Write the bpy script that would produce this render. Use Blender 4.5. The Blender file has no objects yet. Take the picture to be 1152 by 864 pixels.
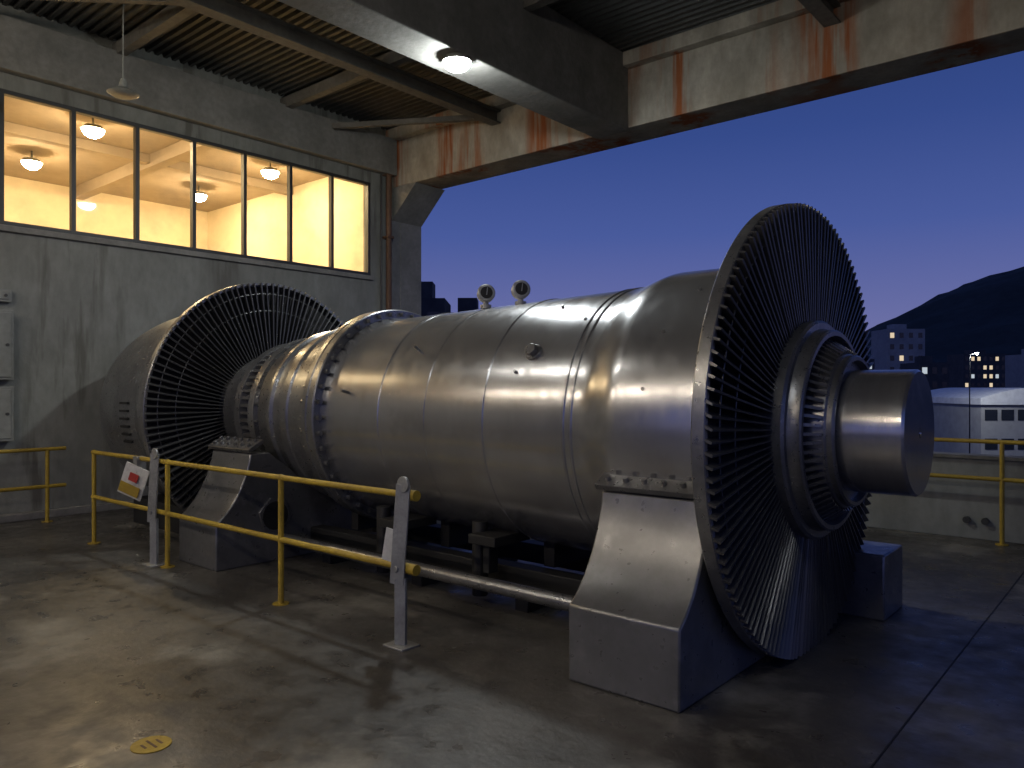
import bpy, bmesh, math, random
from mathutils import Vector, Matrix
random.seed(7)
sc = bpy.context.scene
sc.view_settings.view_transform = 'Standard'
sc.view_settings.look = 'None'
sc.view_settings.exposure = 0

# ---------------------------------------------------------------- materials
def pmat(name, c1, c2=None, nscale=3.0, stretch=(1,1,1), rough=(0.6,0.8), metal=0.0, bump=0.0,
         bscale=40.0, bstretch=(1,1,1), streak=None, spots=None, lo=0.35, hi=0.65, fine=0.35, simple=False):
    m = bpy.data.materials.new(name); m.use_nodes = True
    nt = m.node_tree; N = nt.nodes; L = nt.links
    b = N['Principled BSDF']
    if simple:
        b.inputs['Base Color'].default_value = (*c1,1); b.inputs['Roughness'].default_value = sum(rough)/2
        b.inputs['Metallic'].default_value = metal; return m
    tc = N.new('ShaderNodeTexCoord')
    def noise(scale, st, detail=4.0, rg=0.6):
        mp = N.new('ShaderNodeMapping'); mp.inputs['Scale'].default_value = st
        L.new(tc.outputs['Object'], mp.inputs['Vector'])
        n = N.new('ShaderNodeTexNoise'); n.inputs['Scale'].default_value = scale
        n.inputs['Detail'].default_value = detail; n.inputs['Roughness'].default_value = rg
        L.new(mp.outputs[0], n.inputs['Vector'])
        return n
    def rng(sock, a, bb, c=0.0, d=1.0):
        r = N.new('ShaderNodeMapRange'); r.inputs[1].default_value = a; r.inputs[2].default_value = bb
        r.inputs[3].default_value = c; r.inputs[4].default_value = d
        L.new(sock, r.inputs[0]); return r.outputs[0]
    def mix(f, a, bb, mode='MIX'):
        x = N.new('ShaderNodeMix'); x.data_type = 'RGBA'; x.blend_type = mode
        if hasattr(f, 'links'): L.new(f, x.inputs[0])
        else: x.inputs[0].default_value = f
        for s, v in ((x.inputs[6], a), (x.inputs[7], bb)):
            if hasattr(v, 'links'): L.new(v, s)
            else: s.default_value = (*v, 1)
        return x.outputs[2]
    c2 = c2 or c1
    n1 = noise(nscale, stretch)
    col = mix(rng(n1.outputs[0], lo, hi), c1, c2)
    n2 = noise(nscale*7, stretch, 3.0)
    if fine: col = mix(rng(n2.outputs[0], 0.35, 0.7, 0.0, fine), col, tuple(v*0.45 for v in c1))
    if spots:
        sp = noise(spots[1], (1,1,1), 6.0, 0.65)
        col = mix(rng(sp.outputs[0], spots[2], spots[2]+0.14), col, spots[0])
    if streak:
        s1 = noise(streak[1], streak[2], 4.0)
        s2 = noise(streak[4], (1,1,0.15), 1.0)
        mm = N.new('ShaderNodeMath'); mm.operation = 'MULTIPLY'
        L.new(rng(s1.outputs[0], streak[3], streak[3]+0.12), mm.inputs[0])
        L.new(rng(s2.outputs[0], 0.47, 0.58), mm.inputs[1])
        col = mix(mm.outputs[0], col, streak[0])
    L.new(col, b.inputs['Base Color'])
    L.new(rng(n2.outputs[0], 0.3, 0.7, rough[0], rough[1]), b.inputs['Roughness'])
    b.inputs['Metallic'].default_value = metal
    if bump:
        nb = noise(bscale, bstretch, 4.0)
        bp = N.new('ShaderNodeBump'); bp.inputs['Strength'].default_value = bump
        bp.inputs['Distance'].default_value = 0.02
        L.new(nb.outputs[0], bp.inputs['Height']); L.new(bp.outputs[0], b.inputs['Normal'])
    return m

def emat(name, col, s, sampled=True):
    m = bpy.data.materials.new(name); m.use_nodes = True
    nt = m.node_tree; nt.nodes.clear()
    e = nt.nodes.new('ShaderNodeEmission'); o = nt.nodes.new('ShaderNodeOutputMaterial')
    e.inputs[0].default_value = (*col, 1); e.inputs[1].default_value = s
    nt.links.new(e.outputs[0], o.inputs[0])
    if not sampled:
        try: m.cycles.emission_sampling = 'NONE'
        except Exception: pass
    return m

M = {}
M['casing'] = pmat('casing_steel', (0.50,0.51,0.53), (0.42,0.427,0.44), 1.2, (2.0,0.8,0.8), (0.19,0.27), 0.84, 0.008, 10, (2.0,0.6,0.6), spots=((0.33,0.328,0.33), 1.6, 0.56), fine=.08)
M['steel'] = pmat('dark_steel', (0.33,0.335,0.342), (0.22,0.223,0.228), 4.0, (1,1,1), (0.25,0.38), 0.8, 0.01, 30)
M['blade'] = pmat('blade_steel', (0.12,0.121,0.124), None, rough=(0.32,0.38), metal=0.6, simple=True)
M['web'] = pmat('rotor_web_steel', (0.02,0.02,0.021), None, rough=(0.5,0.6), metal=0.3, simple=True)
M['hub'] = pmat('hub_steel', (0.30,0.30,0.30), (0.19,0.19,0.19), 5.0, (1,1,1), (0.25,0.4), 0.75, 0.0, 40)
M['shaft'] = pmat('polished_shaft', (0.62,0.615,0.61), (0.50,0.495,0.49), 2.0, (6,1,1), (0.17,0.26), 0.85, 0.0, fine=.08)
M['pedestal'] = pmat('pedestal_painted_steel', (0.24,0.244,0.25), (0.16,0.163,0.167), 2.5, (1,1,1), (0.26,0.40), 0.6, 0.03, 14, spots=((0.31,0.31,0.31), 3.0, 0.58))
M['black'] = pmat('black_iron', (0.022,0.022,0.022), None, rough=(0.5,0.7), metal=0.3, simple=True)
M['yellow'] = pmat('worn_yellow_paint', (0.46,0.32,0.03), (0.34,0.23,0.03), 5.0, (1,1,1), (0.4,0.6), 0.0, 0.1, 60, spots=((0.09,0.06,0.03), 14.0, 0.64))
M['galv'] = pmat('galvanised_steel', (0.38,0.39,0.39), (0.27,0.275,0.27), 6.0, (1,1,1), (0.4,0.6), 0.5)
M['floor'] = pmat('stained_concrete_floor', (0.115,0.109,0.099), (0.048,0.045,0.041), 0.75, (1,1,1), (0.22,0.6), 0.0, 0.12, 25, spots=((0.20,0.193,0.172), 0.95, 0.535), lo=0.38, hi=0.58)
M['wall'] = pmat('aged_concrete_wall', (0.28,0.29,0.265), (0.205,0.21,0.19), 1.3, (1,1,0.5), (0.75,0.9), 0.0, 0.2, 20, streak=((0.14,0.138,0.122), 5.0, (1,1,0.12), 0.5, 1.0))
M['beam'] = pmat('rust_stained_concrete', (0.42,0.39,0.33), (0.24,0.225,0.185), 2.5, (1,1,0.5), (0.75,0.9), 0.0, 0.3, 15, streak=((0.26,0.08,0.022), 4.2, (1,1,0.07), 0.44, 1.1))
M['beam2'] = pmat('dim_concrete', (0.28,0.275,0.255), (0.19,0.188,0.172), 2.0, (1,1,1), (0.75,0.9), 0.0, 0.2, 15)  # plain concrete, darker grey than the rust-stained edge beam
M['sheet'] = pmat('corrugated_sheet', (0.085,0.085,0.08), (0.055,0.055,0.051), 1.2, (1,1,1), (0.5,0.65), 0.2)
M['roofsteel'] = pmat('roof_steelwork', (0.15,0.145,0.13), (0.10,0.096,0.086), 2.0, (1,1,1), (0.6,0.8), 0.0)
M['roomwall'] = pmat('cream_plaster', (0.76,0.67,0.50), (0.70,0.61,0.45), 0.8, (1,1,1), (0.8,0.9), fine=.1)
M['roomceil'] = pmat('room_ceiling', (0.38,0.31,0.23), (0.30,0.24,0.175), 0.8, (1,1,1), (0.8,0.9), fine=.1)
M['frame'] = pmat('window_frame_metal', (0.07,0.07,0.068), None, rough=(0.4,0.6), metal=0.4, simple=True)
M['box'] = pmat('grey_enamel', (0.29,0.30,0.28), (0.24,0.25,0.23), 2.0, (1,1,1), (0.4,0.6))
M['rustpipe'] = pmat('rusty_pipe', (0.17,0.09,0.05), (0.10,0.055,0.035), 5.0, (1,1,0.3), (0.6,0.8))
M['white'] = pmat('white_label', (0.66,0.66,0.63), (0.54,0.54,0.52), 5.0, (1,1,1), (0.4,0.6))
M['red'] = pmat('red_label', (0.4,0.04,0.03), None, rough=(.5,.6), simple=True)
M['ground'] = pmat('ground_dark', (0.035,0.04,0.035), (0.06,0.06,0.055), 0.02, (1,1,1), (0.8,0.95))
M['hill'] = pmat('forested_hill', (0.035,0.042,0.035), (0.055,0.06,0.05), 0.02, (1,1,1), (0.85,0.95))
M['bldg'] = pmat('render_facade', (0.42,0.41,0.40), (0.34,0.34,0.34), 0.2, (1,1,1), (0.7,0.9))
M['bldgdark'] = pmat('dark_facade', (0.09,0.09,0.09), (0.06,0.06,0.062), 0.2, (1,1,1), (0.7,0.9))
M['whiteroof'] = pmat('white_roof', (0.85,0.85,0.85), (0.78,0.78,0.78), 0.3, (1,1,1), (0.5,0.7))
M['darkglass'] = pmat('dark_window', (0.02,0.025,0.035), None, rough=(0.1,0.2), simple=True)
M['warmwin'] = emat('lit_window_warm', (1.0,0.80,0.55), 0.75, False)
M['coolwin'] = emat('lit_window_cool', (0.8,0.9,1.0), 0.6, False)
M['lampcool'] = emat('lamp_diffuser_cool', (0.95,1.0,1.0), 440)
M['tubewarm'] = emat('fluorescent_warm', (1.0,0.85,0.68), 190)  # this and the next emitters belong to unseen added lamps
M['tubeneutral'] = emat('fluorescent_neutral', (1.0,0.94,0.84), 95)
M['tubedim'] = emat('fluorescent_cool', (0.95,0.97,1.0), 110)
M['lamproom'] = emat('lamp_diffuser_room', (1.0,0.74,0.41), 380)
M['lampstreet'] = emat('street_lamp_globe', (0.92,0.97,1.0), 4200)  # emitter of the added lamp that brightens the white hall
g = bpy.data.materials.new('window_glass'); g.use_nodes = True
nt = g.node_tree; nt.nodes.clear()
o = nt.nodes.new('ShaderNodeOutputMaterial'); tr = nt.nodes.new('ShaderNodeBsdfTransparent')
tr.inputs[0].default_value = (0.93,0.92,0.88,1)
gl = nt.nodes.new('ShaderNodeBsdfGlossy'); gl.inputs['Roughness'].default_value = 0.03
fr = nt.nodes.new('ShaderNodeFresnel'); fr.inputs[0].default_value = 1.45
mx = nt.nodes.new('ShaderNodeMixShader'); nt.links.new(fr.outputs[0], mx.inputs[0])
nt.links.new(tr.outputs[0], mx.inputs[1]); nt.links.new(gl.outputs[0], mx.inputs[2])
df = nt.nodes.new('ShaderNodeBsdfDiffuse'); df.inputs[0].default_value = (0.5,0.45,0.35,1)
tcg = nt.nodes.new('ShaderNodeTexCoord'); ng = nt.nodes.new('ShaderNodeTexNoise'); ng.inputs['Scale'].default_value = 1.6; ng.inputs['Detail'].default_value = 4
nt.links.new(tcg.outputs['Object'], ng.inputs['Vector'])
mrg = nt.nodes.new('ShaderNodeMapRange'); mrg.inputs[1].default_value=0.45; mrg.inputs[2].default_value=0.8; mrg.inputs[4].default_value=0.3
nt.links.new(ng.outputs[0], mrg.inputs[0])
mx2 = nt.nodes.new('ShaderNodeMixShader'); nt.links.new(mrg.outputs[0], mx2.inputs[0])
nt.links.new(mx.outputs[0], mx2.inputs[1]); nt.links.new(df.outputs[0], mx2.inputs[2]); nt.links.new(mx2.outputs[0], o.inputs[0])
M['glass'] = g

# ---------------------------------------------------------------- mesh helpers
def empty(name, loc=(0,0,0)):
    e = bpy.data.objects.new(name, None); e.location = loc; e.empty_display_size = 0.3
    sc.collection.objects.link(e); return e
def finish(name, bm, mat, parent=None, bevel=0.0, smooth=True):
    bmesh.ops.recalc_face_normals(bm, faces=bm.faces[:])
    me = bpy.data.meshes.new(name); bm.to_mesh(me); bm.free()
    mats = mat if isinstance(mat, (list, tuple)) else [mat]
    for k in mats: me.materials.append(M[k])
    if smooth:
        for p in me.polygons: p.use_smooth = True
        me.set_sharp_from_angle(angle=math.radians(33))
    ob = bpy.data.objects.new(name, me); sc.collection.objects.link(ob)
    if bevel:
        b = ob.modifiers.new('Bevel', 'BEVEL'); b.width = bevel; b.segments = 2; b.limit_method = 'ANGLE'
    if parent:
        ob.parent = parent; ob.matrix_parent_inverse = Matrix.Translation(-Vector(parent.location))
    return ob
def box(bm, a, b, mi=0):
    x0,y0,z0 = a; x1,y1,z1 = b
    v = [bm.verts.new(p) for p in ((x0,y0,z0),(x1,y0,z0),(x1,y1,z0),(x0,y1,z0),(x0,y0,z1),(x1,y0,z1),(x1,y1,z1),(x0,y1,z1))]
    for f in ((0,3,2,1),(4,5,6,7),(0,1,5,4),(1,2,6,5),(2,3,7,6),(3,0,4,7)):
        bm.faces.new([v[i] for i in f]).material_index = mi
def cyl(bm, p0, p1, r, r2=None, seg=16, mi=0):
    p0 = Vector(p0); p1 = Vector(p1); r2 = r if r2 is None else r2
    d = (p1-p0).normalized(); a = d.orthogonal().normalized(); b = d.cross(a)
    A = []; B = []
    for i in range(seg):
        t = 2*math.pi*i/seg; u = a*math.cos(t)+b*math.sin(t)
        A.append(bm.verts.new(p0+u*r)); B.append(bm.verts.new(p1+u*r2))
    for i in range(seg):
        j = (i+1) % seg; bm.faces.new((A[i],A[j],B[j],B[i])).material_index = mi
    bm.faces.new(A[::-1]).material_index = mi; bm.faces.new(B).material_index = mi
def bar(bm, p0, p1, w, t, wd, mi=0):
    p0 = Vector(p0); p1 = Vector(p1); d = (p1-p0).normalized(); wd = Vector(wd)
    wd = (wd-d*wd.dot(d)).normalized(); n = d.cross(wd)
    v = []
    for p in (p0, p1):
        for s1, s2 in ((-1,-1),(1,-1),(1,1),(-1,1)):
            v.append(bm.verts.new(p+wd*(s1*w/2)+n*(s2*t/2)))
    for f in ((0,3,2,1),(4,5,6,7),(0,1,5,4),(1,2,6,5),(2,3,7,6),(3,0,4,7)):
        bm.faces.new([v[i] for i in f]).material_index = mi
def prism(bm, poly, x0, x1):
    A = [bm.verts.new((x0,y,z)) for y,z in poly]; B = [bm.verts.new((x1,y,z)) for y,z in poly]
    n = len(poly)
    for i in range(n):
        j = (i+1) % n; bm.faces.new((A[i],A[j],B[j],B[i]))
    bm.faces.new(A); bm.faces.new(B)
YA, ZA = 4.767, 1.34          # turbine axis
def lathe(bm, prof, seg=128, closed=False):
    rings = []
    for x, r in prof:
        if r < 1e-5: rings.append([bm.verts.new((x, YA, ZA))])
        else: rings.append([bm.verts.new((x, YA+r*math.cos(2*math.pi*i/seg), ZA+r*math.sin(2*math.pi*i/seg))) for i in range(seg)])
    prs = list(zip(rings[:-1], rings[1:]))
    if closed: prs.append((rings[-1], rings[0]))
    for A, B in prs:
        for i in range(seg):
            j = (i+1) % seg
            if len(A) == 1: bm.faces.new((A[0], B[i], B[j]))
            elif len(B) == 1: bm.faces.new((A[i], A[j], B[0]))
            else: bm.faces.new((A[i], A[j], B[j], B[i]))
def pol(x, r, a): return Vector((x, YA+r*math.cos(a), ZA+r*math.sin(a)))
def blades(bm, xc, r0, r1, n, c0, c1, b0, b1, th0, th1):
    for k in range(n):
        a = 2*math.pi*k/n + random.uniform(-.003,.003); jt = random.uniform(-4,4); jx = random.uniform(-.003,.003)
        er = Vector((0,math.cos(a),math.sin(a))); et = Vector((0,-math.sin(a),math.cos(a))); ex = Vector((1,0,0))
        prev = None
        for s in range(5):
            f = s/4; r = r0+(r1-r0)*f; be = math.radians(b0+(b1-b0)*f+jt); c = c0+(c1-c0)*f
            ch = ex*math.cos(be)+et*math.sin(be); nn = ch.cross(er)
            p = Vector((xc+jx,YA,ZA))+er*r; t = th0+(th1-th0)*f
            q = [bm.verts.new(p-ch*c/2-nn*t/2), bm.verts.new(p-ch*c/2+nn*t/2), bm.verts.new(p+ch*c/2+nn*t*.35), bm.verts.new(p+ch*c/2-nn*t*.35)]
            if prev:
                for i in range(4):
                    j = (i+1) % 4; bm.faces.new((prev[i],prev[j],q[j],q[i]))
            else: bm.faces.new(q[::-1])
            prev = q
        bm.faces.new(prev)

# ---------------------------------------------------------------- TURBINE
T = empty('steam_turbine', (-4.8, YA, 0))
def sm(a, b, n=8):
    out = []
    for i in range(n+1):
        f = i/n; s = f*f*(3-2*f); out.append((a[0]+(b[0]-a[0])*f, a[1]+(b[1]-a[1])*s))
    return out
def weld(x, r, w=.012, h=.006): return [(x+w, r), (x+w*.4, r+h), (x-w*.4, r+h), (x-w, r)]
prof = [(-1.77,0.2),(-1.77,1.03),(-2.0,1.03)] + sm((-2.42,1.03),(-2.74,.955)) + weld(-2.79,.952) + weld(-2.85,.95) + weld(-3.55,.93)
prof += weld(-4.15,.91,.006,.003) + weld(-4.69,.895) + [(-5.3,.88),(-5.38,.885),(-5.45,.90),(-5.45,.2)]
bm = bmesh.new(); lathe(bm, prof, 160); finish('main_casing', bm, 'casing', T)
bm = bmesh.new()
lathe(bm, [(-5.43,.7),(-5.43,.965),(-5.44,.975),(-5.515,.975),(-5.52,.965),(-5.527,.965),(-5.535,.975),(-5.60,.97),(-5.61,.96),(-5.61,.7)], 128)
finish('bolted_flange', bm, 'steel', T)
bm = bmesh.new()
for k in range(44):
    a = 2*math.pi*k/44
    cyl(bm, pol(-5.435,.928,a), pol(-5.385,.928,a), .020, seg=6)
    cyl(bm, pol(-5.605,.928,a), pol(-5.66,.928,a), .020, seg=6)
finish('flange_bolts', bm, 'hub', T, smooth=False)
bm = bmesh.new()
prof = [(-5.6,.3),(-5.6,.86),(-5.95,.85)] + weld(-6.0,.85,.02,.015) + [(-6.12,.845),(-6.14,.82),(-6.2,.80),(-6.3,.80),(-6.32,.825),(-6.36,.825),(-6.38,.79),(-6.62,.76),(-6.64,.73),(-6.7,.71),(-6.7,.76),(-6.78,.77),(-6.78,.70),(-6.82,.66),(-7.0,.65),(-7.02,.72),(-7.1,.73),(-7.1,.60),(-7.3,.55),(-7.6,.62),(-7.6,.1)]
lathe(bm, prof, 128); finish('bearing_drum', bm, 'steel', T)
bm = bmesh.new()
for k in range(60):
    a = 2*math.pi*k/60
    bar(bm, pol(-6.79,.69,a), pol(-7.015,.69,a), .03, .05, (0,-math.sin(a),math.cos(a)))
for k in range(28):
    a = 2*math.pi*k/28+.1
    cyl(bm, pol(-6.72,.735,a), pol(-6.66,.735,a), .014, seg=6)
finish('bearing_ribs', bm, 'hub', T, smooth=False)
def disc(x0, R, nm, hubr, n):
    bm = bmesh.new()
    lathe(bm, [(x0,R-.2),(x0,R-.01),(x0+.01,R),(x0+.072,R),(x0+.078,R-.006),(x0+.078,R-.030),(x0+.02,R-.035),(x0+.02,R-.2)], 192)
    finish(nm+'_rim', bm, 'steel', T)
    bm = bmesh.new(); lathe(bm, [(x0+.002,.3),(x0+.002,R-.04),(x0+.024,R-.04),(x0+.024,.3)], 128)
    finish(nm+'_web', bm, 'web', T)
    bm = bmesh.new(); blades(bm, x0+.088, hubr, R-.004, n, .075, .055, 5, 20, .011, .018)
    finish(nm+'_blades', bm, 'blade', T, smooth=False)
    bm = bmesh.new()
    for rr in (R*.78, R*.91):
        lathe(bm, [(x0+.095+.005*math.cos(t), rr+.005*math.sin(t)) for t in [i*math.pi/3 for i in range(6)]], 116, True)
    finish(nm+'_lacing_wire', bm, 'blade', T)
disc(-1.77, 1.365, 'front_rotor', .60, 136)
disc(-7.66, 1.41, 'rear_rotor', .55, 120)
bm = bmesh.new()
lathe(bm, [(-1.75,.2),(-1.75,.66),(-1.60,.66),(-1.585,.645),(-1.585,.61),(-1.56,.60),(-1.52,.60),(-1.51,.59),(-1.51,.565),(-1.57,.55),(-1.57,.47),(-1.44,.455),(-1.43,.445),(-1.40,.445),(-1.39,.435),(-1.39,.415),(-1.43,.405),(-1.43,.37),(-1.43,.2)], 128)
finish('hub_flange', bm, 'hub', T)
bm = bmesh.new()
for k in range(64):
    a = 2*math.pi*k/64
    bar(bm, pol(-1.555,.535,a), pol(-1.45,.462,a), .018, .03, (0,-math.sin(a),math.cos(a)))
finish('hub_fins', bm, 'hub', T, smooth=False)
bm = bmesh.new()
lathe(bm, [(-1.5,.2),(-1.5,.357),(-1.075,.357),(-1.06,.345),(-1.06,.03),(-1.09,.02),(-1.09,0)], 128)
finish('shaft', bm, 'shaft', T)
bm = bmesh.new()
prof = [(-7.7,.3),(-7.7,1.18),(-8.1,1.19),(-8.15,1.21),(-8.22,1.21),(-8.26,1.19)] + [(-8.3-1.75*math.sin(t), .45+.74*max(0,math.cos(t))**.62) for t in [i*math.pi/2/20 for i in range(21)]] + [(-10.05,.3),(-9.95,.25),(-9.95,0)]
lathe(bm, prof, 112); finish('rear_casing', bm, 'steel', T)
bm = bmesh.new()
for k in range(6):
    a = math.radians(176+k*4.0)
    bar(bm, pol(-8.42,1.195,a), pol(-8.62,1.19,a), .024, .04, (0,-math.sin(a),math.cos(a)))
finish('rear_vent_louvres', bm, 'black', T, smooth=False)
bm = bmesh.new()
for k in range(60):
    a = 2*math.pi*k/60; cyl(bm, pol(-1.84,1.025,a), pol(-1.84,1.04,a), .011, seg=8)
for x, a in ((-2.2,2.55),(-2.25,2.9),(-2.1,2.2),(-2.9,2.3),(-3.3,2.75),(-4.4,2.5),(-5.1,2.9),(-3.2,2.1)):
    cyl(bm, pol(x,.88,a), pol(x,1.035 if x>-2.4 else .955,a), .012, seg=8)
finish('casing_rivets', bm, 'hub', T)
bm = bmesh.new(); a = math.radians(149)
cyl(bm, pol(-3.19,.88,a), pol(-3.19,.955,a), .06, seg=20); cyl(bm, pol(-3.19,.95,a), pol(-3.19,.995,a), .045, seg=6)
finish('casing_plug', bm, 'hub', T, bevel=.004)
for gx in (-4.25, -3.88):
    bm = bmesh.new(); zc = 2.36; gy = YA-.12
    cyl(bm, (gx,gy,2.2), (gx,gy,zc-.06), .022, seg=12); cyl(bm, (gx,gy,2.24), (gx,gy,2.27), .045, seg=12)
    n = Vector((.75,-.62,.15)).normalized(); c = Vector((gx,gy,zc))
    cyl(bm, c-n*.035, c+n*.03, .070, seg=28, mi=0); cyl(bm, c+n*.03, c+n*.04, .074, .062, seg=28, mi=0)
    cyl(bm, c+n*.041, c+n*.043, .050, seg=28, mi=1)
    bar(bm, c+n*.046-Vector((0,0,.02)), c+n*.046+Vector((.01,.0,.04)), .008, .002, (.62,.75,0), mi=0)
    finish('pressure_gauge', bm, ['galv','black'], T)
half = [(3.385,0.0),(3.385,.41),(3.45,.46),(3.53,.55),(3.60,.66),(3.66,.79),(3.70,.92),(3.715,1.0)]
def pedestal(x0, x1, nm, far=0.0):
    poly = half + [(3.9,1.0),(4.3,.7),(YA,.55)] + [(2*YA-y,z) for y,z in reversed([*half,(3.9,1.0),(4.3,.7)])]
    bm = bmesh.new(); prism(bm, poly, x0, x1)
    finish(nm, bm, 'pedestal', T, bevel=.012)
    bm = bmesh.new()
    for sgn in (-1, 1):
        y = lambda v: v if sgn < 0 else 2*YA-v
        bar(bm, (x0-.03,y(3.76),1.065), (x1+.02,y(3.76),1.065), .17, .035, (0,.85*-sgn,.5))
        for k in range(6):
            xx = x0+.04+(x1-x0-.08)*k/5
            for q in (0.045,-.03):
                c = Vector((xx, y(3.76+q*.85), 1.065+q*.5)); n = Vector((0, .5*sgn, .85)).normalized()
                cyl(bm, c, c+n*.045, .019, seg=6)
    finish(nm+'_bolt_plate', bm, 'hub', T, bevel=.003, smooth=False)
pedestal(-2.49, -1.815, 'front_pedestal')
pedestal(-6.92, -6.25, 'rear_pedestal')
bm = bmesh.new(); box(bm, (-2.4,5.62,0), (-1.47,6.1,.45)); finish('pedestal_foot', bm, 'pedestal', T, bevel=.012)
bm = bmesh.new(); cyl(bm, (-6.26,3.95,.42), (-6.225,3.95,.42), .17, seg=6); finish('pedestal_port_rim', bm, 'hub', T, bevel=.004)
bm = bmesh.new(); cyl(bm, (-6.24,3.95,.42), (-6.22,3.95,.42), .13, seg=24); finish('pedestal_port', bm, 'black', T)  # flat black disc stands in for the shaded inside of the hole
bm = bmesh.new()
cyl(bm, (-6.3,4.02,.2), (-2.45,4.02,.2), .05, seg=20)
finish('lower_pipe', bm, 'steel', T)
bm = bmesh.new()
box(bm, (-6.3,4.35,.10), (-2.5,4.5,.26)); box(bm, (-6.3,5.1,.10), (-2.5,5.25,.26))
for x in (-5.8,-4.6,-3.5,-2.8):
    box(bm, (x-.06,4.2,0), (x+.06,5.4,.10)); box(bm, (x-.05,4.52,.26), (x+.05,5.08,.6))
for x in (-4.75,-3.75):
    box(bm, (x-.13,4.05,.46), (x+.13,4.45,.53)); box(bm, (x-.03,4.1,.25), (x+.03,4.2,.46))
for x in (-5.0,-3.9): cyl(bm, (x,4.2,.05), (x,4.2,.6), .06, seg=12)
finish('underframe', bm, 'black', T, bevel=.006)
bm = bmesh.new()
box(bm, (-9.3,4.0,0), (-8.0,5.5,.3)); cyl(bm, (-8.4,YA,.3), (-9.1,YA,.6), .6, .5, seg=24)
finish('rear_support', bm, 'black', T, bevel=.01)

# ---------------------------------------------------------------- RAILINGS
R1 = empty('safety_railing', (-6, 3.2, 0))
bm = bmesh.new()
for z, a, b in ((.93,-8.38,-3.56),(.475,-8.38,-3.56)): cyl(bm, (a,3.2,z), (b,3.2,z), .021)
for x in (-8.35,-6.75,-4.97):
    cyl(bm, (x,3.2,0), (x,3.2,.93), .021); cyl(bm, (x,3.2,0), (x,3.2,.008), .06)
for x in (-8.35,-6.75,-4.97):
    bmesh.ops.create_uvsphere(bm, u_segments=12, v_segments=8, radius=.027, matrix=Matrix.Translation((x,3.2,.93)))
for z in (.93,.475): cyl(bm, (-3.6,3.2,z), (-3.5,3.2,z), .034)
finish('rails_and_posts', bm, 'yellow', R1)
bm = bmesh.new()
for x, s in ((-3.6,1),(-6.92,1)):
    bar(bm, (x,3.16,.0), (x,3.16,.42), .075, .03, (1,.4,0))
    bar(bm, (x-.02,3.145,.38), (x+.035,3.15,1.0), .10, .014, (1,.3,0))
    cyl(bm, (x+.035,3.14,1.0), (x+.035,3.16,1.0), .05, seg=20)
    box(bm, (x-.09,3.09,0), (x+.09,3.24,.012))
    cyl(bm, (x-.02,3.13,.475), (x-.02,3.22,.475), .02, seg=8)
finish('flat_bar_posts', bm, 'galv', R1, bevel=.003)
bm = bmesh.new(); bar(bm, (-3.70,3.13,.52), (-3.66,3.135,.72), .07, .006, (1,.3,0)); finish('tag', bm, 'white', R1)
def railing(loc, pts, posts, zs, r=.022):
    E = empty('safety_railing', loc); bm = bmesh.new()
    for z in zs: cyl(bm, (*pts[0],z), (*pts[1],z), r)
    for p in posts: cyl(bm, (*p,0), (*p,max(zs)), r); cyl(bm, (*p,0), (*p,.01), .06)
    finish('rails_and_posts', bm, 'yellow', E)
railing((-10.1,1.5,0), ((-10.1,-4),(-10.1,3.55)), [(-10.1,y) for y in (-3.2,-1.3,.9,3.35)], (.86,.42))
railing((-1,9.12,0), ((-9.5,9.12),(5.5,9.12)), [(x,9.12) for x in (-9.4,-7.4,-5.3,-3.25,-1.28,.8,2.9,5)], (1.04,.66))

# ---------------------------------------------------------------- FLOOR, WALLS
bm = bmesh.new(); box(bm, (-10.5,-9,-10), (7,9.6,0)); finish('floor', bm, 'floor', None, smooth=False)
bm = bmesh.new()
for x in (-.95,): box(bm, (x-.004,-9,.0), (x+.004,9.3,.003))
for y in (2.35,): box(bm, (-2.2,y-.004,0), (7,y+.004,.0034))
finish('floor_joints', bm, 'black', None, smooth=False)
XW = -10.5
W = empty('control_room_building', (XW-3, 2, 0))
bm = bmesh.new()
box(bm, (XW-.2,-9,-10), (XW,9.0,3.52)); box(bm, (XW-.2,-9,5.13), (XW,9.0,6.3)); box(bm, (XW-.2,8.53,3.52), (XW,9.0,5.13)); box(bm, (XW-.2,-9,3.52), (XW,-3.32,5.13))
finish('front_wall', bm, 'wall', W, smooth=False)
bm = bmesh.new(); box(bm, (XW+.002,-9,5.32), (XW+.16,8.99,5.95)); box(bm, (XW,-3.4,3.44), (XW+.05,8.56,3.515)); box(bm,(XW,-9,0),(XW+.12,8.9,.09))
finish('header_and_sill', bm, 'beam2', W, bevel=.01, smooth=False)
bm = bmesh.new()
box(bm, (-17,9.0,-10), (XW-.201,9.2,6.3)); box(bm, (-17.2,-9,-10), (-17,9.2,6.3)); box(bm, (-17,-4.2,-10), (XW-.2,-4,6.3))
box(bm, (-17,-4,2.7), (XW-.2,9,2.9))
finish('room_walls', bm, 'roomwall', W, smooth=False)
bm = bmesh.new(); box(bm, (-17,-4,5.66), (XW-.2,9,5.8))
for y in (-2.9,.1,3.1,6.2): box(bm, (-17,y-.1,5.44), (XW-.21,y+.1,5.659))
for x in (-13.6,): box(bm, (x-.08,-4,5.5), (x+.08,9,5.655))
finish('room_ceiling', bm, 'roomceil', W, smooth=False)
bm = bmesh.new()
box(bm,(-16.99,-3.8,2.9),(-16.5,3,4.1)); box(bm,(-14.2,7.6,2.9),(-13.4,8.9,4.0)); box(bm,(-16.9,6.3,2.9),(-16.5,7.5,4.1))
finish('room_cabinets', bm, 'box', W, bevel=.01, smooth=False)
bm = bmesh.new()
ys = [8.53-.79*i for i in range(16)]
for y in ys: 
    w = .025; yy = min(max(y, -3.32+w), 8.53-w)
    box(bm, (XW-.09,yy-w,3.57), (XW-.01,yy+w,5.08))
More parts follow.
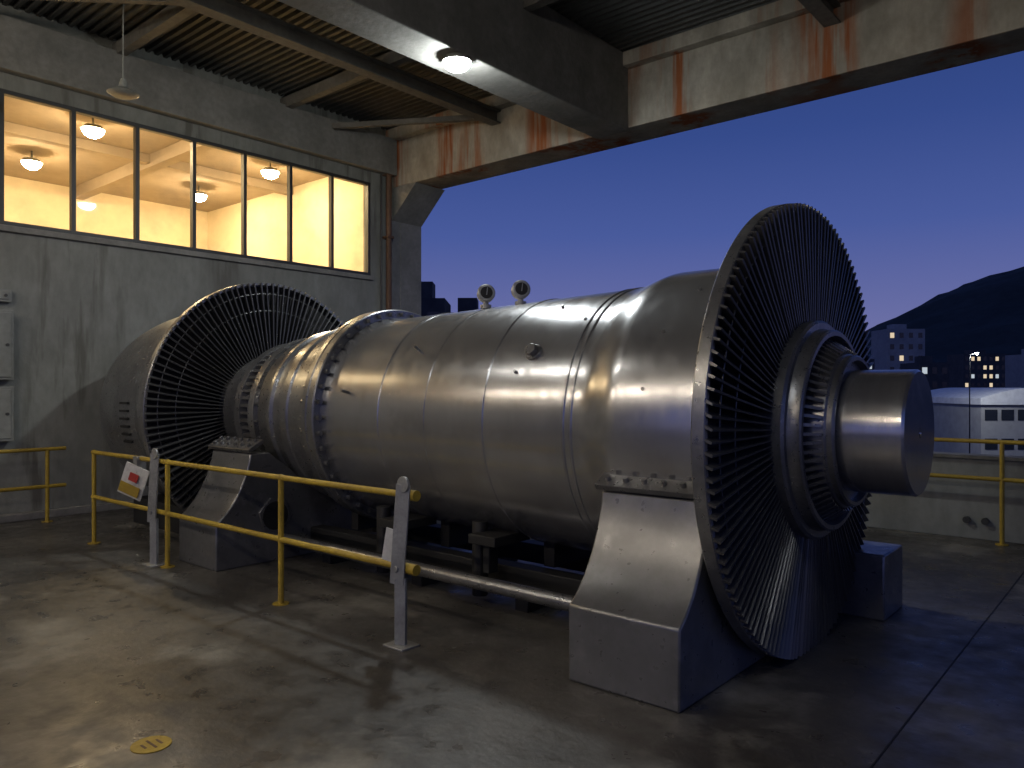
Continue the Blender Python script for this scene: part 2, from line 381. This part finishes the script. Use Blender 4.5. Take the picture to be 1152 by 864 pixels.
box(bm, (XW-.093,-3.32,3.52), (XW-.007,8.53,3.57)); box(bm, (XW-.093,-3.32,5.08), (XW-.007,8.53,5.13))
finish('window_frames', bm, 'frame', W, smooth=False)
bm = bmesh.new()
v = [bm.verts.new(p) for p in ((XW-.05,-3.32,3.55),(XW-.05,8.53,3.55),(XW-.05,8.53,5.1),(XW-.05,-3.32,5.1))]
bm.faces.new(v); finish('window_glass', bm, 'glass', W, smooth=False)

def ebox(y0,y1,z0,z1,dp=.14):
    E = empty('electrical_box', (XW,(y0+y1)/2,(z0+z1)/2)); bm = bmesh.new()
    box(bm, (XW,y0,z0), (XW+dp,y1,z1)); box(bm, (XW+dp,y0+.03,z0+.03), (XW+dp+.012,y1-.03,z1-.03))
    finish('cabinet', bm, 'box', E, bevel=.008, smooth=False)
    bm = bmesh.new(); cyl(bm, (XW+dp,y1-.07,(z0+z1)/2), (XW+dp+.03,y1-.07,(z0+z1)/2), .018, seg=12); finish('handle', bm, 'frame', E)
ebox(2.45,3.08,1.68,2.5); ebox(2.45,3.08,.96,1.6); ebox(2.85,3.08,2.6,2.75,.08)
bm = bmesh.new(); box(bm, (XW+.16,2.8,1.3), (XW+.165,2.92,1.36)); 
finish('warning_label', bm, 'frame', bpy.data.objects['electrical_box.001'], smooth=False)

C = empty('concrete_column', (XW-.25,9.35,0)); bm = bmesh.new()
box(bm, (XW-.6,9.202,-10), (XW,9.72,5.13)); box(bm,(XW-.19,9.002,0),(XW,9.202,5.13))
finish('shaft', bm, 'beam2', C, bevel=.015, smooth=False)
bm = bmesh.new()
poly = [(XW,4.55),(XW,5.128),(XW+.62,5.128)]
A = [bm.verts.new((x,9.01,z)) for x,z in poly]; B = [bm.verts.new((x,9.715,z)) for x,z in poly]
for i in range(3): bm.faces.new((A[i],A[(i+1)%3],B[(i+1)%3],B[i]))
bm.faces.new(A); bm.faces.new(B); finish('haunch', bm, 'beam2', C, smooth=False)
bm = bmesh.new(); cyl(bm, (XW+.09,8.86,0), (XW+.09,8.86,5.95), .05)
for z in (1,2.6,4.2,5.3): box(bm, (XW,8.79,z), (XW+.15,8.93,z+.04))
finish('drain_pipe', bm, 'rustpipe', None)
bm = bmesh.new(); cyl(bm, (XW+.05,8.72,0), (XW+.05,8.72,5.3), .02); finish('cable_conduit', bm, 'frame', None)

P = empty('parapet_wall', (-1.5,9.4,0)); bm = bmesh.new()
box(bm, (XW,9.3,.0), (7,9.5,.84)); box(bm, (XW,9.27,.84), (7,9.53,.88)); finish('parapet', bm, 'wall', P, bevel=.008, smooth=False)
bm = bmesh.new()
for x in (-1.62,-1.45): cyl(bm, (x,9.3,.2), (x,9.25,.2), .035, seg=16)
finish('outlets', bm, 'frame', P)

# ---------------------------------------------------------------- ROOF
RF = empty('roof_canopy', (-2,1,6)); bm = bmesh.new()
box(bm, (XW-.6,9.0,5.13), (7,9.65,5.93)); box(bm, (XW-.6,8.86,5.93), (7,9.9,6.12))
finish('edge_beam', bm, 'beam', RF, bevel=.015, smooth=False)
bm = bmesh.new()
for x in (-5.6, .6): box(bm, (x-.52,-9,5.08), (x,8.998,6.12))
finish('cross_beams', bm, 'beam2', RF, bevel=.015, smooth=False)
bm = bmesh.new()
for x in (-8.0,-2.9):
    box(bm, (x-.09,-9,5.70), (x+.09,8.99,5.72)); box(bm, (x-.012,-9,5.72), (x+.012,8.99,5.885)); box(bm, (x-.09,-9,5.885), (x+.09,8.99,5.905))
for y in (6.8,4.3,1.8,-.7,-3.2,-5.7):
    for a, b in ((XW+.01,-6.13),(-5.59,.07),(.61,6.9)):
        box(bm, (a,y-.06,5.91), (b,y+.06,6.07))
bar(bm, (-10.3,7.6,5.82),(-8.1,8.9,5.82),.08,.08,(0,0,1)); bar(bm, (-10.3,2.0,5.84),(-8.1,4.2,5.84),.08,.08,(0,0,1))
finish('purlins', bm, 'roofsteel', RF, smooth=False)
bm = bmesh.new(); prev = None; y = -9.0
ylist = []
while y < 8.9:
    for dy, dz in ((0,0),(.045,0),(.06,.045),(.105,.045)):
        ylist.append((y+dy, 6.12+dz))
    y += .12
for yy, zz in ylist:
    a = bm.verts.new((XW,yy,zz)); b = bm.verts.new((7,yy,zz))
    if prev: bm.faces.new((prev[0],prev[1],b,a))
    prev = (a,b)
finish('corrugated_sheet', bm, 'sheet', RF, smooth=False)
bm = bmesh.new(); box(bm, (-17.2,-9.2,6.31), (7,9.9,6.4)); finish('roof_top', bm, 'sheet', RF, smooth=False)

# ---------------------------------------------------------------- LAMPS
def lamp(loc, mat, r=.13, nm='ceiling_lamp', top=None, dome=.07):
    E = empty(nm, loc); x,y,z = loc
    bm = bmesh.new(); cyl(bm, (x,y,z+.002), (x,y,z+.06), r*1.12, r*.8, seg=32)
    if top and top > z+.07: cyl(bm, (x,y,z+.06), (x,y,top), .015, seg=8)
    finish('housing', bm, 'box', E)
    bm = bmesh.new(); sg = 20; rings = []
    for q in range(4):
        t = q/4*math.pi/2
        rings.append([bm.verts.new((x+r*math.cos(t)*math.cos(2*math.pi*i/sg), y+r*math.cos(t)*math.sin(2*math.pi*i/sg), z-dome*math.sin(t))) for i in range(sg)])
    tip = bm.verts.new((x,y,z-dome))
    for A, B in zip(rings[:-1], rings[1:]):
        for i in range(sg): bm.faces.new((A[i],A[(i+1)%sg],B[(i+1)%sg],B[i]))
    for i in range(sg): bm.faces.new((rings[-1][i],rings[-1][(i+1)%sg],tip))
    finish('diffuser', bm, mat, E)
lamp((-5.70,5.78,5.01), 'lampcool', .14, top=5.08, dome=.09)
def added_tube(loc, mat, L=1.2):  # unseen fixtures, added to light the steel and floor
    E = empty('fluorescent_lamp', loc); x,y,z = loc
    bm = bmesh.new(); box(bm, (x-L/2-.04,y-.06,z+.05), (x+L/2+.04,y+.06,z+.1))
    for s in (-1,1):
        box(bm, (x+s*(L/2+.02)-.015,y-.02,z-.03), (x+s*(L/2+.02)+.015,y+.02,z+.05)); cyl(bm, (x+s*L*.35,y,z+.1), (x+s*L*.35,y,6.12), .008, seg=6)
    finish('batten', bm, 'box', E, smooth=False)
    bm = bmesh.new(); cyl(bm, (x-L/2,y,z), (x+L/2,y,z), .028, seg=10); finish('tube', bm, mat, E)
added_tube((-7.0,.6,5.2), 'tubeneutral', 1.5)  # unseen lamp added to light the left floor
for x in (-9.6,-7.3,-4.9,-2.2): added_tube((x,-2.6,4.7), 'tubewarm')  # unseen row added for warm band reflections on the casing
added_tube((-.7,.0,5.2), 'tubedim')  # unseen fill lamp added to lift the rotor face and cross beam
for x, y in ((-12.3,4.7),(-12.3,7.7),(-14.9,4.7),(-14.9,7.7),(-13.2,.6)): lamp((x,y,5.46), 'lamproom', .15, top=5.66, dome=.12)
E = empty('pendant_lamp', (-9,3.76,4.94)); bm = bmesh.new()
cyl(bm, (-9,3.76,5.0), (-9,3.76,6.12), .008, seg=8); cyl(bm, (-9,3.76,4.92), (-9,3.76,4.99), .17, .05, seg=28); cyl(bm, (-9,3.76,4.99), (-9,3.76,5.08), .05, .03, seg=16); cyl(bm, (-9,3.76,4.89), (-9,3.76,4.92), .12,.17, seg=28)
finish('shade', bm, 'box', E)

# ---------------------------------------------------------------- SMALL THINGS
E = empty('information_sign', (-7.3,3.15,.72)); bm = bmesh.new()
bar(bm, (-7.37,3.13,.58), (-7.25,3.165,.86), .24, .012, (.8,.5,0)); finish('board', bm, 'white', E)
bm = bmesh.new(); box(bm, (-7.34,3.155,.80), (-7.26,3.24,.95)); finish('bracket', bm, 'galv', E)
bm = bmesh.new(); bar(bm, (-7.355,3.12,.60), (-7.315,3.13,.69), .20, .006, (.8,.5,0)); 
ob = finish('board_yellow_band', bm, 'yellow', E); ob.location = (.006,-.012,.004)
bm = bmesh.new(); bar(bm, (-7.30,3.14,.72), (-7.27,3.15,.79), .09, .006, (.8,.5,0)); ob = finish('board_symbol', bm, 'red', E); ob.location = (.006,-.012,.004)
E = empty('floor_marker', (-3.454,1.564,0)); bm = bmesh.new(); cyl(bm, (-3.454,1.564,0), (-3.454,1.564,.004), .085, seg=40); finish('disc', bm, 'yellow', E)
bm = bmesh.new()
for w, yy in ((.06,1.60),(.10,1.565),(.05,1.53)): box(bm, (-3.454-w/2,yy-.006,.0042), (-3.454+w/2,yy+.006,.0048))
finish('lettering', bm, 'rustpipe', E, smooth=False)

# ---------------------------------------------------------------- OUTSIDE
bm = bmesh.new(); v = [bm.verts.new(p) for p in ((-3000,-3000,-10.01),(3000,-3000,-10.01),(3000,3000,-10.01),(-3000,3000,-10.01))]
bm.faces.new(v); finish('ground', bm, 'ground', None, smooth=False)
from mathutils import noise as mn
bm = bmesh.new(); n = 90; cx, cyy = -70, 860; grid = []
for i in range(n+1):
    row = []
    for j in range(n+1):
        dx = (i/n-.5)*1300; dy = (j/n-.5)*900
        rr = (dx/140)**2+(dy/170)**2
        h = 126*math.exp(-rr/2) + 60*math.exp(-(((dx-330)/150)**2+(dy/160)**2)/2)
        h *= 1+.10*mn.noise(Vector((dx*.012,dy*.012,3))); h += 4*mn.noise(Vector((dx*.05,dy*.05,0)))*min(1,h/30)
        row.append(bm.verts.new((cx+dx, cyy+dy, -11+h)))
    grid.append(row)
for i in range(n):
    for j in range(n): bm.faces.new((grid[i][j],grid[i+1][j],grid[i+1][j+1],grid[i][j+1]))
finish('hill', bm, 'hill', None)
def bld(nm, x, y, w, d, zt, mat, lit, z0=-10, yaw=40, fh=2.9):
    E = empty(nm, (x,y,z0)); rot = Matrix.Translation((x,y,0)) @ Matrix.Rotation(math.radians(yaw),4,'Z')
    bm = bmesh.new(); box(bm, (-w/2,-d/2,z0), (w/2,d/2,zt)); box(bm, (-w*.2,-d*.2,zt), (w*.15,d*.2,zt+1.4))
    bmesh.ops.transform(bm, matrix=rot, verts=bm.verts[:]); finish('walls', bm, mat, E, smooth=False)
    bm = bmesh.new(); z = zt-fh+.6
    while z > z0+1:
        for (L, fx) in ((w,0),(d,1)):
            k = max(2,int(L/2.0)); st = L/k
            for i in range(k):
                c = -L/2+st*(i+.5); r = random.random(); mi = 0 if r > lit else (1 if random.random()<.5 else 2)
                if fx == 0: box(bm, (c-.5,-d/2-.04,z), (c+.5,-d/2+.02,z+1.3), mi)
                else: box(bm, (w/2-.02,c-.5,z), (w/2+.04,c+.5,z+1.3), mi)
        z -= fh
    bmesh.ops.transform(bm, matrix=rot, verts=bm.verts[:]); finish('windows', bm, ['darkglass','warmwin','coolwin'], E, smooth=False)
bld('apartment_building', -53.6,217.1,9.5,9,16.3,'bldg',.06)
bld('apartment_building', -49.5,299.4,14,10,12.5,'bldgdark',.35)
bld('apartment_building', -24,214,7,9,9,'bldg',.12)
bld('apartment_building', -38.6,177,6,8,6.5,'bldgdark',.15)
bld('apartment_building', -58,190,9,9,8,'bldgdark',.15)
bld('brick_house', -41.5,43.5,4.2,6,7.0,'bldgdark',0)
bld('brick_house', -42.5,40.0,3.0,5,8.0,'bldgdark',0)
E = empty('sports_hall', (-12.2,81,-10)); rot = Matrix.Translation((-12.2,81,0)) @ Matrix.Rotation(math.radians(38),4,'Z')
bm = bmesh.new(); box(bm, (-4.2,-6,-10), (4.2,6,0.1)); bmesh.ops.transform(bm, matrix=rot, verts=bm.verts[:]); finish('walls', bm, 'bldg', E, smooth=False)
bm = bmesh.new(); pts = [(-4.4+8.8*i/16, .11+1.4*math.sin(math.pi*(.12+.76*i/16))) for i in range(17)]
A = [bm.verts.new((x,-6.3,z)) for x,z in pts]+[bm.verts.new((4.4,-6.3,.11)),bm.verts.new((-4.4,-6.3,.11))]
B = [bm.verts.new((v.co.x,6.3,v.co.z)) for v in A]
for i in range(len(A)): bm.faces.new((A[i],A[(i+1)%len(A)],B[(i+1)%len(A)],B[i]))
bm.faces.new(A); bm.faces.new(B); bmesh.ops.transform(bm, matrix=rot, verts=bm.verts[:]); finish('curved_roof', bm, 'whiteroof', E)
bm = bmesh.new()
for z in (-1.2,-3.6,-6):
    for i in range(6): box(bm, (-3.9+i*1.33,-6.05,z), (-2.9+i*1.33,-5.98,z+.9), 0)
bmesh.ops.transform(bm, matrix=rot, verts=bm.verts[:]); finish('windows', bm, 'darkglass', E, smooth=False)
E = empty('street_lamp', (-11.5,67,-10)); bm = bmesh.new()  # added lamp, put here to brighten the white hall
cyl(bm, (-11.5,67,-10), (-11.5,67,4.0), .07, .035, seg=10); bar(bm, (-11.5,67,4.0), (-11.1,67.6,4.2), .05, .05, (0,0,1)); cyl(bm, (-11.1,67.6,4.2), (-11.1,67.6,4.28), .13, .08, seg=16)
finish('pole', bm, 'frame', E)
bm = bmesh.new(); bmesh.ops.create_uvsphere(bm, u_segments=14, v_segments=8, radius=.09, matrix=Matrix.Translation((-11.1,67.6,4.12))); finish('globe', bm, 'lampstreet', E)
bm = bmesh.new()
for k in range(170):
    u = random.uniform(-.6,.95); d = random.uniform(260,620); xr = u*d
    x = -.649*d+.76*xr; y = .76*d+.649*xr; w = random.uniform(5,12); h = random.uniform(4,11)
    z0 = -10.5 + (max(0,(d-430))*.12)
    box(bm, (x-w/2,y-w/2,z0-8), (x+w/2,y+w/2,z0+h), 0)
    for q in range(4):
        if random.random() < .5:
            xx = x+random.uniform(-.4,.4)*w; zz = z0+h*random.uniform(.5,.95)
            box(bm, (xx-.6,y-w/2-.2,zz), (xx+.6,y-w/2-.05,zz+1.0), random.choice((1,1,2)))
finish('distant_houses', bm, ['bldgdark','warmwin','coolwin'], None, smooth=False)

# ---------------------------------------------------------------- WORLD : dusk sky
w = bpy.data.worlds.new('World'); sc.world = w; w.use_nodes = True
nt = w.node_tree; bg = nt.nodes['Background']
tc = nt.nodes.new('ShaderNodeTexCoord'); sx = nt.nodes.new('ShaderNodeSeparateXYZ'); rp = nt.nodes.new('ShaderNodeValToRGB')
nt.links.new(tc.outputs['Generated'], sx.inputs[0]); nt.links.new(sx.outputs[2], rp.inputs[0]); nt.links.new(rp.outputs[0], bg.inputs[0])
e = rp.color_ramp.elements
e[0].position = 0.0; e[0].color = (.20,.19,.36,1)
e[1].position = 1.0; e[1].color = (.009,.022,.10,1)
for p, c in ((.08,(.140,.155,.37)),(.19,(.066,.104,.33)),(.30,(.036,.070,.255)),(.42,(.022,.048,.185))):
    q = e.new(p); q.color = (*c,1)
bg.inputs[1].default_value = 1.0

# ---------------------------------------------------------------- CAMERA
cam = bpy.data.cameras.new('Camera'); co = bpy.data.objects.new('Camera', cam); sc.collection.objects.link(co)
co.location = (0,0,1.6); co.rotation_euler = (math.radians(90),0,math.radians(40.5))
cam.sensor_width = 36; cam.lens = 27.03; cam.shift_y = .0026; cam.clip_end = 5000; cam.clip_start = .05
sc.camera = co
